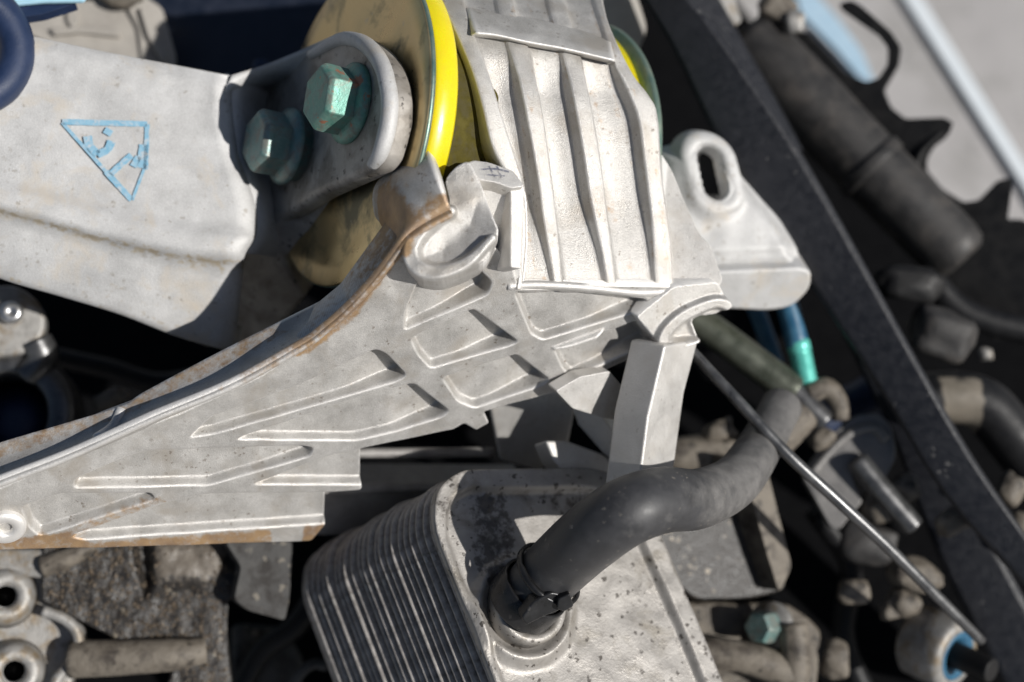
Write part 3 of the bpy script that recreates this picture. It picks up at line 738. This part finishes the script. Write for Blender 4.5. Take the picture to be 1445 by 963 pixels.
# ================================================================ hose on the cooler
def cz(x, y): return CP.hit(x, y)[2]
hp = [P(730, 862, cz(730, 862)-6), P(748, 838, cz(748, 838)+34), P(788, 798, 42), P(835, 756, 98), P(885, 722, 122), P(935, 706, 84), P(985, 704, 18), P(1036, 680, -60), P(1070, 634, -135), P(1092, 594, -185), P(1104, 572, -215)]
hr = [43, 43.5, 45, 46, 46, 45, 42, 38, 34, 32, 32]
hose = empty('coolant_hose', hp[0], 'thick black rubber hose clamped to the oil cooler, dusty at its far bend', 'hose')
hq = smoothpath(hp, 12)
def dusty(v):
    t = sstep((v[0]-235)/60); return .15+.56*t
Vh, Fh = tube_geo(hq, np.interp(np.linspace(0, 1, len(hq)), np.linspace(0, 1, len(hr)), hr), 40)
new('hose_tube', Vh, Fh, HOSE, hose, stain=[dusty(v) for v in Vh])
i0 = 14
ax = nrm(hq[20]-hq[6])
for i0, wd in ((8, 11),):
    lathe('hose_clamp', [(47.5, -26), (51, -26), (52, -24), (52, 14), (51, 16), (47.5, 16)], hq[12], ax, CLAMP, hose, seg=56, ring=True)
lathe('hose_end', [(47, -3), (52.5, -3), (53, 0), (52.5, 5), (47, 6)], hq[20], nrm(hq[22]-hq[18]), CLAMP, hose, seg=56, ring=True)
CLP = Plane(P(775, 868, 66), (.3, -.35, .88))
prism('clamp_ear', [(736, 872), (752, 850), (778, 836), (800, 840), (804, 850), (790, 862), (765, 872), (742, 884)], CLP, 22, CLAMP, hose, bevel=3, r=4)
prism('clamp_tab', [(788, 846), (804, 838), (810, 856), (796, 864), (786, 860)], Plane(P(798, 851, 78), (.2, -.4, .9)), 14, CLAMP, hose, bevel=3, r=3)

# ================================================================ background, right
def bar(name, left, right, zl, zr, th, m, label, cat):
    n = 30
    l = px_at(left, n); r = px_at(right, n)
    zL = np.interp(np.linspace(0, 1, n), np.linspace(0, 1, len(zl)), zl); zR = np.interp(np.linspace(0, 1, n), np.linspace(0, 1, len(zr)), zr)
    rows = []
    for f, d in ((0, -th-12), (0, -6), (.12, 0), (.9, -2), (1, -10), (1, -th-12)):
        rows.append([P(*(l[i]*(1-f)+r[i]*f), zL[i]*(1-f)+zR[i]*f+d) for i in range(n)])
    V = [p for r_ in rows for p in r_]; F = []; k = len(rows)
    for a in range(k):
        b_ = (a+1) % k
        for i in range(n-1): F.append((a*n+i, a*n+i+1, b_*n+i+1, b_*n+i))
    F.append(tuple(a*n for a in range(k))); F.append(tuple(a*n+n-1 for a in range(k)))
    return tag(new(name, V, F, m, smooth=False, bevel=3), label, cat)
bar('trim_bar', [(895, -20), (950, 70), (1005, 185), (1065, 285), (1140, 395), (1250, 565), (1330, 695), (1450, 835)],
    [(960, -20), (1010, 40), (1060, 110), (1115, 190), (1190, 318), (1290, 500), (1370, 640), (1455, 765)], [-330, -300, -270, -250], [-300, -270, -245, -230], 40, STRIP,
    'long black tapering bar with pimpled face crossing the right side', 'trim bar')
bar('trim_bar', [(930, -20), (985, 40), (1040, 110), (1090, 185)], [(1005, -20), (1050, 60), (1095, 140), (1135, 215)], [-420, -400], [-440, -420], 40, STRIP,
    'short black bar under the top end of the long tapering bar', 'trim bar')
bar('trim_bar', [(1170, 430), (1215, 525), (1260, 620), (1326, 790), (1430, 990)], [(1225, 430), (1282, 540), (1335, 640), (1430, 815), (1525, 990)], [-430, -380], [-400, -350], 40, STRIP,
    'black bar lying under the long tapering bar at lower right', 'trim bar')
# shock absorber and bracket
sh = empty('shock_absorber', P(1210, 240, -640), 'dusty dark tube with round end lying beyond the black bars', 'shock absorber')
ax = nrm(P(1355, 365, -500)-P(1080, 85, -560)); so = P(1080, 85, -560); ln_ = np.linalg.norm(P(1355, 365, -500)-so)
lathe('body', [(20, -60), (60, -58), (66, -40), (66, ln_*.25), (63, ln_*.4), (60, ln_-30), (56, ln_-6), (44, ln_+6), (10, ln_+8)], so, ax, SHOCK, sh, seg=48)
lathe('collar', [(66, ln_*.52), (67.5, ln_*.53), (67.5, ln_*.56), (66, ln_*.57)], so, ax, SHOCK, sh, seg=48, ring=False)
HK = Plane(P(1200, 180, -590), (-.3, -.15, .94))
hook_px = [(1060, 35), (1111, 45), (1139, 45), (1194, 104), (1222, 116), (1239, 111), (1252, 92), (1253, 68), (1240, 51), (1187, 14), (1184, 5), (1201, 0), (1215, 8), (1257, 45), (1271, 66), (1268, 92), (1247, 128),
           (1257, 152), (1277, 168), (1332, 166), (1346, 174), (1336, 194), (1318, 208), (1308, 225), (1308, 242), (1330, 268), (1360, 287), (1381, 284), (1408, 256), (1430, 252), (1427, 277), (1422, 311), (1443, 311), (1480, 330), (1480, 480), (1400, 480), (1300, 370), (1200, 270), (1100, 150)]
hk = prism('hooked_bracket', hook_px, HK, 34, BRACK, bevel=5, r=5)
tag(hk, 'black steel bracket with a hook and spiky lugs against the pale pavement', 'bracket')
pr = Plane(P(1320, 215, -575), (.3, .1, .95))
tag(tube('bent_rod', [P(1290, 240, -560), P(1300, 215, -556), P(1320, 195, -552), P(1338, 182, -550)], 8, BRACK), 'short black bent rod on the spiky bracket', 'rod')
# pale scraps at the top
def rock(name, x, y, z, rx, ry, m, label, cat, seed=1, rz=None, flat=.8, rot=0):
    bm = bmesh.new(); bmesh.ops.create_icosphere(bm, subdivisions=3, radius=1)
    V = []
    ca, sa = math.cos(rot), math.sin(rot)
    for v in bm.verts:
        c = v.co; k_ = 1+.35*mnoise.noise(c*1.3+Vector((seed*7.1, seed*3.3, 0)))
        c = Vector([math.copysign(abs(a_)**.7, a_) for a_ in c])*k_
        a_, b_ = c.x*rx, c.y*ry
        V.append(P(x, y, z)+A(a_*ca-b_*sa, a_*sa+b_*ca, c.z*(rz or min(rx, ry))*flat))
    F = [tuple(v.index for v in f.verts) for f in bm.faces]; bm.free()
    return tag(new(name, V, F, m), label, cat)
rock('metal_fitting', 1098, 14, -520, 34, 26, TAN, 'pale dirty metal fitting on the upper end of the dusty tube', 'fitting', 2, rot=-.5)
rock('metal_fitting', 1122, 30, -500, 16, 20, OLDAL, 'small pale knob beside the dirty fitting at the top edge', 'fitting', 5)
tag(prism('bracket_tip', [(985, -20), (1030, -20), (1048, 30), (1036, 36), (1018, 34), (1000, 10)], Plane(P(1015, 10, -480), (.2, .1, .97)), 40, OLDAL, bevel=5, r=6), 'pale grey pointed metal tip at the top between the black bars', 'metal bracket')
tag(prism('grey_cover', [(838, -30), (890, -30), (905, 10), (914, 40), (900, 78), (880, 90), (862, 60)], Plane(P(880, 30, -430), (.3, -.1, .9)), 60, GREYBLK, bevel=8, r=10), 'dull grey metal cover behind the top of the ribbed housing', 'cover')
# rods
tag(tube('thin_rod', [P(970, 490, -150), P(1040, 565, -120), P(1110, 640, -110), P(1180, 705, -125), P(1250, 770, -150), P(1320, 840, -185), P(1385, 905, -225)], [8, 9, 9, 9, 9, 9, 8], DSTEEL, seg=14),
    'thin straight steel rod, dark at the top and shiny at the bottom', 'rod')
orod = empty('oily_rod', P(1080, 530, -360), 'oily greenish rod with stepped end behind the bracket leg', 'rod')
tube('shaft', [P(965, 440, -345), P(1020, 478, -340), P(1080, 523, -335), P(1122, 553, -332)], 27, OILROD, orod, smooth_n=4, bevel=3)
tube('tip', [P(1112, 545, -332), P(1140, 573, -328), P(1164, 597, -326)], 20, DSTEEL, orod, smooth_n=4, bevel=4)
tb = empty('teal_bolt', P(1130, 520, -420), 'small bright teal threaded bolt near the black bars', 'bolt')
tube('shank', [P(1108, 420, -345), P(1118, 455, -343), P(1126, 488, -340)], 19, BLUE, tb, smooth_n=3)
a0, a1 = P(1125, 478, -340), P(1138, 540, -335); ax = nrm(a1-a0); L_ = np.linalg.norm(a1-a0)
prof = [(8, 0), (17, 2), (19, 8), (19, 22)]
for i in range(7): prof += [(16, 24+i*7), (19.5, 27+i*7)]
prof += [(16, L_), (6, L_+2)]
lathe('thread', prof, a0, ax, TEAL, tb, seg=24)
tag(tube('blue_rod', [P(1062, 425, -440), P(1078, 465, -438), P(1095, 515, -436)], 15, BLUE, seg=14), 'dark blue rod standing beside the teal bolt', 'rod')
# cast fork with pin
fk = empty('cast_fork', P(1200, 680, -420), 'grey cast iron fork with a round slot near the thin rod', 'fork')
FK = Plane(P(1205, 650, -345), (-.1, .1, .97))
prism('fork_plate', [(1132, 673), (1142, 656), (1173, 614), (1208, 586), (1239, 583), (1257, 600), (1264, 630), (1263, 648), (1249, 676), (1234, 660), (1222, 649), (1208, 645), (1201, 662), (1206, 685), (1218, 708), (1205, 722), (1185, 748), (1172, 745), (1150, 705)], FK, 40, FORK, fk, bevel=7, r=7)
tube('fork_rib', [FK.hit(*p)+FK.n*2 for p in [(1145, 668), (1170, 638), (1200, 612), (1232, 604), (1250, 622)]], 8, FORK, fk, seg=10, smooth_n=5)
tag(tube('steel_pin', [P(1208, 648, -330), P(1240, 688, -325), P(1290, 745, -322)], 19, DSTEEL, seg=24, smooth_n=4, bevel=5), 'round steel pin through the slot of the cast fork', 'pin')
# hose end and pipes
tag(tube('pipe_stub', [P(1140, 556, -330), P(1165, 548, -330), P(1182, 566, -332), P(1186, 592, -335)], [17, 18, 17, 15], TAN, seg=16), 'curved dusty pipe stub beside the oily rod tip', 'pipe')
tag(tube('hose_stub', [P(1092, 622, -300), P(1112, 600, -300), P(1132, 578, -305)], 34, TAN, seg=24, smooth_n=3, bevel=6), 'short dusty hose stub beyond the thin rod', 'hose')
pb = tube('black_pipe', [P(1270, 570, -420), P(1330, 560, -420), P(1385, 570, -425), P(1430, 620, -430), P(1490, 700, -440)], [44, 44, 46, 46, 46], PIPE, seg=24, stain=lambda v: .75 if 640 < v[0]/1.2+40 < 700 and v[1] < -60 else .05)
tag(pb, 'bent black pipe with a dusty patch at the right edge', 'pipe')
tag(tube('black_pipe', [P(1150, 600, -520), P(1230, 560, -520), P(1290, 520, -520)], 40, BLUERUB, seg=24), 'dark blue rubber pipe under the black bars', 'pipe')
rock('yellow_chip', 1296, 458, -480, 15, 9, mat('cream_plastic', (.6, .58, .42), (.68, .66, .5)), 'small cream plastic chip in the dark right of the long bar', 'plastic chip', 1, rot=.35)
rock('metal_chip', 1391, 500, -480, 12, 11, OLDAL, 'small pale metal chip above the bent black pipe', 'metal chip', 3)
for i, (x, y, rx, ry, m, lb) in enumerate([(1275, 690, 22, 20, TAN, 'dusty tan lump right of the cast fork'), (1245, 715, 28, 26, TAN, 'dusty tan lump below the steel pin'), (1225, 765, 40, 30, SHOCK, 'dark lump under the thin rod'),
        (1292, 812, 36, 24, TAN, 'tan metal lump right of the thin rod'), (1275, 850, 24, 18, TAN, 'small tan lump below the shiny end of the rod'), (1255, 865, 14, 12, TAN, 'tiny tan lump above the ringed bush'),
        (985, 640, 60, 26, TAN, 'dirty tan casting lump behind the black hose'), (1015, 610, 26, 18, TAN, 'small tan lump behind the hose bend'), (1280, 400, 50, 26, BRACK, 'dark rubber piece right of the long bar'),
        (1330, 470, 44, 36, SHOCK, 'dark grey block beneath the dusty tube'), (1438, 750, 24, 28, TAN, 'pale lump at the right edge beyond the bars'), (1160, 620, 18, 14, TAN, 'tan chip above the cast fork'), (155, 563, 26, 12, TAN, 'tan chip in the dark above the flange end')]):
    rock('metal_lump', x, y, -350 if x > 300 else -330, rx*1.15, ry*1.15, m, lb, 'metal lump', 11+i, rot=random.uniform(-.6, .6))
# ringed bush at lower right
rb = empty('ringed_bush', P(1320, 920, -360), 'grey and blue ringed bush at the bottom right with a black stud', 'bush')
ax = nrm(A(.62, -.2, .75)); o = P(1318, 912, -350)
lathe('ring', [(34, 40), (42, 46), (56, 44), (60, 36), (60, -30), (50, -40), (34, -40)], o, ax, OLDAL, rb, seg=48, ring=True)
lathe('lining', [(20, 30), (30, 44), (42, 46), (41, 30), (36, -20), (20, -20)], o, ax, BLUE, rb, seg=48, ring=True)
tube('stud', [o-ax*20, o+ax*60, o+ax*110], [22, 22, 20], BRACK, rb, smooth_n=3, seg=24, bevel=4)
# gritty casting in front right
gc = empty('gritty_casting', P(1030, 830, -420), 'oily gritty casting with a bolt lug right of the cooler', 'casting')
prism('body', [(900, 700), (985, 735), (1060, 690), (1085, 740), (1105, 800), (1112, 832), (1060, 846), (980, 848), (930, 800)], Plane(P(1010, 780, -300), (.3, .1, .95)), 160, GREASE, gc, bevel=16, r=18, stain=None)
prism('body', [(1040, 640), (1080, 650), (1100, 730), (1118, 800), (1100, 838), (1082, 780), (1060, 700)], Plane(P(1080, 740, -282), (.5, .1, .85)), 100, TAN, gc, bevel=10, r=10)
prism('lug', [(960, 848), (1040, 850), (1110, 850), (1140, 870), (1160, 890), (1158, 930), (1150, 1000), (960, 1000)], Plane(P(1050, 900, -320), (.1, .25, .95)), 90, TAN, gc, bevel=10, r=10)
tube('rib', [P(980, 920, -275), P(1060, 930, -270), P(1130, 960, -275)], 26, TAN, gc, seg=16)
tube('rib', [P(1118, 880, -280), P(1122, 930, -272), P(1118, 1000, -270)], 24, TAN, gc, seg=16)
bb = empty('small_bolt', P(1075, 885, -300), 'small greenish hex bolt on the gritty casting right of the cooler', 'bolt')
ax = nrm(A(-.62, .1, .75)); o = P(1090, 884, -300)
lathe('bolt_flange', [(40, 0), (41, 6), (36, 14)], o, ax, OLDAL, bb, seg=32)
lathe('hex_head', [(27, 8), (28, 40), (24, 50), (22, 51)], o, ax, BOLT2, bb, sides=6, bevel=3)

# ================================================================ background, left
bl = empty('blue_rubber_cap', P(-10, 70, -160), 'dark blue rubber ring at the top left corner over the pale arm', 'rubber ring')
circ = [(84+26*math.cos(a), 26*math.sin(a)) for a in np.linspace(0, 2*math.pi, 17)[:-1]]
lathe('ring', circ, P(-62, 62, -30), nrm(A(.5, .15, .85)), BLUERUB, bl, seg=64, ring=True)
prism('flap', [(-40, 2), (60, 0), (110, 4), (60, 20), (20, 26), (-40, 24)], Plane(P(30, 12, -120), (.1, .3, .95)), 20, BLUERUB, bl, bevel=4, r=6)
prism('label', [(-10, -14), (126, -14), (118, 2), (60, 3), (10, 8)], Plane(P(50, -2, -112), (.1, .3, .95)), 6, PALEB, bl, bevel=2, r=4)
gb = empty('grey_block', P(130, 50, -520), 'blurred grey ribbed metal block behind the pale arm', 'metal block')
GB = Plane(P(130, 45, -440), (.2, .1, .97))
prism('body', [(22, 18), (60, 2), (150, 0), (178, 8), (196, 40), (206, 90), (120, 80), (28, 44)], GB, 60, GREYBLK, gb, bevel=6, r=6)
prism('body', [(178, 8), (200, -10), (230, 10), (250, 80), (248, 100), (200, 95), (194, 40)], Plane(P(215, 50, -455), (.4, .1, .9)), 60, GREYBLK, gb, bevel=6, r=8)
prism('rib', [(92, 6), (108, 6), (112, 30), (104, 44), (94, 30)], Plane(GB.hit(100, 20)+GB.n*9, GB.n), 12, GREYBLK, gb, bevel=3)
prism('rib', [(70, 40), (130, 36), (172, 44), (168, 52), (110, 46), (76, 50)], Plane(GB.hit(120, 40)+GB.n*12, GB.n), 14, GREYBLK, gb, bevel=3)
prism('rib', [(196, 10), (206, 12), (238, 80), (230, 88), (208, 50)], Plane(P(215, 50, -440), (.4, .1, .9)), 14, GREYBLK, gb, bevel=3)
rock('tan_chunk', 170, -2, -430, 34, 16, TAN, 'tan dirty chunk at the top edge above the grey block', 'metal lump', 4)
nv = prism('navy_panel', [(190, -40), (470, -60), (470, 130), (330, 140), (240, 120)], Plane(P(320, 50, -520), (-.1, .15, .98)), 80, NAVY, bevel=10, r=16)
tag(nv, 'dark navy plastic panel behind the olive disc at the top', 'plastic panel')
rock('blue_nub', 368, 92, -400, 14, 8, BLUERUB, 'small blue rubber nub against the navy panel', 'rubber nub', 6)
# ring casting with bright bolt
rc = empty('ring_casting', P(20, 560, -380), 'dark ring shaped casting with a bright bolt at the left edge', 'ring casting')
o = P(12, 590, -300); ax = nrm(A(.1, .2, .97))
lathe('ring', [(66, -30), (68, 26), (74, 34), (100, 34), (108, 26), (112, -60)], o, ax, DSTEEL, rc, seg=56, ring=True)
lathe('inner', [(10, -40), (70, -42)], o, ax, BLUERUB, rc, seg=40)
prism('lug', [(-40, 405), (20, 402), (48, 418), (66, 445), (62, 475), (36, 500), (-40, 510)], Plane(P(10, 450, -270), (.25, .1, .95)), 60, OLDAL, rc, bevel=8, r=12)
tube('neck', [P(50, 480, -290), P(60, 505, -295), P(40, 530, -300)], 26, DSTEEL, rc)
o = P(16, 442, -266); lathe('bolt', [(18, 0), (19, 8), (17, 14), (10, 17), (4, 14)], o, nrm(A(.3, .1, .95)), STEEL, rc, seg=24)
# bottom left castings
lc = empty('holed_casting', P(40, 880, -300), 'stained aluminium casting with two bright threaded holes at the bottom left', 'casting')
LC = Plane(P(40, 870, -190), (.25, .1, .96))
prism('body', [(-40, 780), (30, 782), (52, 800), (72, 830), (74, 856), (100, 866), (118, 890), (120, 915), (108, 935), (98, 990), (-40, 990)], LC, 90, OLDAL, lc, bevel=10, r=12, lift=-30)
prism('web', [(-40, 772), (90, 775), (110, 792), (80, 820), (50, 815), (-40, 806)], Plane(P(40, 795, -200), (.2, .2, .95)), 60, OLDAL, lc, bevel=8, r=10)
for (x, y) in ((8, 842), (20, 948)):
    q = LC.hit(x, y)
    lathe('boss', [(17, -29), (18, 8), (22, 12), (34, 12), (42, 2), (50, -32)], q, LC.n+A(.1, .05, 0), OLDAL, lc, seg=40, ring=True)
    lathe('thread', [(17.5, 8), (16.6, -4), (16, -28), (17.3, -28)], q, LC.n+A(.1, .05, 0), ARM, lc, seg=32, ring=True)
    lathe('hole_bottom', [(17, -26), (2, -26.5)], q, LC.n+A(.1, .05, 0), PINT, lc, seg=32)  # near-black disc paints the shade at the bottom of the hole
tube('rim', [LC.hit(*p)+LC.n*2 for p in [(60, 862), (92, 874), (110, 896), (106, 928), (80, 960), (78, 990)]], 9, OLDAL, lc, seg=10)
# gritty oily housing under the rail
gh = empty('oily_housing', P(200, 860, -420), 'black oily housing crusted with sand under the bracket rail', 'housing')
GH = Plane(P(220, 850, -230), (.2, .1, .97))
gpts = [(60, 760), (340, 760), (345, 800), (322, 850), (320, 900), (330, 990), (230, 990), (250, 925), (180, 910), (60, 850)]
prof_poly = np.array([GH.uv(*p) for p in gpts])
c1, c2 = [np.array([GH.uv(*p) for p in q]) for q in ([(190, 760), (212, 762), (214, 820), (205, 840), (195, 800)], [(215, 762), (320, 762), (318, 800), (300, 836), (270, 830), (215, 838)])]
def gh_h(p):
    h = 4*np.array([mnoise.fractal((x*.03, y*.03, 1), 1, 2.1, 4) for x, y in p])
    h += -20*sstep((sdf(p, c1)+8)/16)+14*sstep((sdf(p, c2)+14)/34)
    return h
def gh_st(p): return .08+.62*sstep((sdf(p, c2)+12)/26)*sstep((p[:, 1]-GH.uv(240, 840)[1])/40)
relief('body', GH, gpts, gh_h, GREASE, gh, res=3, skirt=120, stainf=gh_st)
prism('plate', [(318, 765), (414, 764), (412, 800), (408, 850), (402, 876), (350, 862), (330, 846), (340, 800)], Plane(P(370, 815, -218), (.35, .1, .93)), 50, PLATEG, gh, bevel=7, r=6)
tube('rib', [P(100, 930, -205), P(170, 928, -206), P(240, 924, -212), P(290, 918, -228)], [30, 28, 26, 20], TAN, gh, seg=18)
tube('rib', [P(60, 800, -205), P(100, 785, -208), P(130, 765, -215)], [18, 16, 14], TAN, gh, seg=14)
V = []; F = []
for i in range(1300):
    for _ in range(20):
        u = random.uniform(*[f(prof_poly[:, 0]) for f in (min, max)]); v = random.uniform(*[f(prof_poly[:, 1]) for f in (min, max)])
        pp = np.array([[u, v]])
        if sdf(pp, prof_poly)[0] > 4 and sdf(pp, c2)[0] < random.uniform(-10, 25): break
    c = GH.at(u, v, gh_h(pp)[0]+.5); r = random.choice((1.2, 1.6, 2, 2.4, 3.2)); b0 = len(V)
    q = [c+A(*[random.gauss(0, 1) for _ in range(3)])*.3*r+A(*d)*r*random.uniform(.7, 1.2) for d in ((1, 0, 0), (-1, 0, 0), (0, 1, 0), (0, -1, 0), (0, 0, 1), (0, 0, -1))]
    V += q; F += [tuple(b0+k_ for k_ in f) for f in ((0, 2, 4), (2, 1, 4), (1, 3, 4), (3, 0, 4), (2, 0, 5), (1, 2, 5), (3, 1, 5), (0, 3, 5))]
gr = new('grit', V, F, GRIT, gh, smooth=False); gr['kind'] = 'stuff'

# darker odds and ends deep in the heap
for pts, r, m, lb in (([(1150, 720, -470), (1200, 800, -480), (1190, 900, -480), (1230, 1000, -480)], 20, PIPE, 'black cable curving down between the gritty casting and the thin rod'),
                      ([(1300, 380, -500), (1360, 440, -500), (1460, 470, -500)], 24, PIPE, 'black cable running right under the dusty tube'),
                      ([(1330, 640, -500), (1390, 720, -500), (1470, 760, -500)], 22, PIPE, 'black cable right of the black bars below the bent pipe'),
                      ([(60, 500, -470), (150, 520, -470), (240, 540, -480), (380, 500, -480)], 18, PIPE, 'black cable in the dark gap under the pale arm'),
                      ([(330, 990, -440), (370, 920, -440), (420, 880, -440), (470, 800, -450)], 20, PIPE, 'black cable in the dark gap left of the cooler fins')):
    tag(tube('black_cable', [P(*p) for p in pts], r, m, seg=16), lb, 'cable')
dk = prism('dark_casting', [(330, 880), (400, 885), (430, 930), (425, 1000), (330, 1000)], Plane(P(380, 930, -480), (.3, .2, .93)), 60, PLATEG, bevel=10, r=14)
tag(dk, 'dark cast block deep in the gap left of the cooler', 'casting')
for i, (x, y, rx, ry, lb) in enumerate([(1205, 835, 26, 20, 'tan gritty lump below the cast fork in the dark gap'), (1345, 735, 30, 22, 'dark tan lump between the two long black bars'), (1425, 690, 26, 22, 'tan lump under the end of the bent black pipe'),
                                        (1180, 930, 30, 22, 'brown lump at the bottom edge right of the small bolt')]):
    rock('metal_lump', x, y, -330, rx, ry, TAN, lb, 'metal lump', 40+i, rot=.5*i)

SHF = Plane(P(700, 245, 108), (.3, .35, .88)); V = []; F = []
for pts, wd in (([(676, 240), (698, 239), (718, 243)], 1.3), ([(690, 235), (698, 250)], 1.1), ([(701, 235), (708, 252)], 1.1), ([(684, 247), (712, 249)], 1.0)):
    v, f = stroke(pts, wd, SHF, .8); b0 = len(V); V += v; F += [tuple(i+b0 for i in q) for q in f]
new('scribble_mark', V, F, DINK, mount, smooth=False)
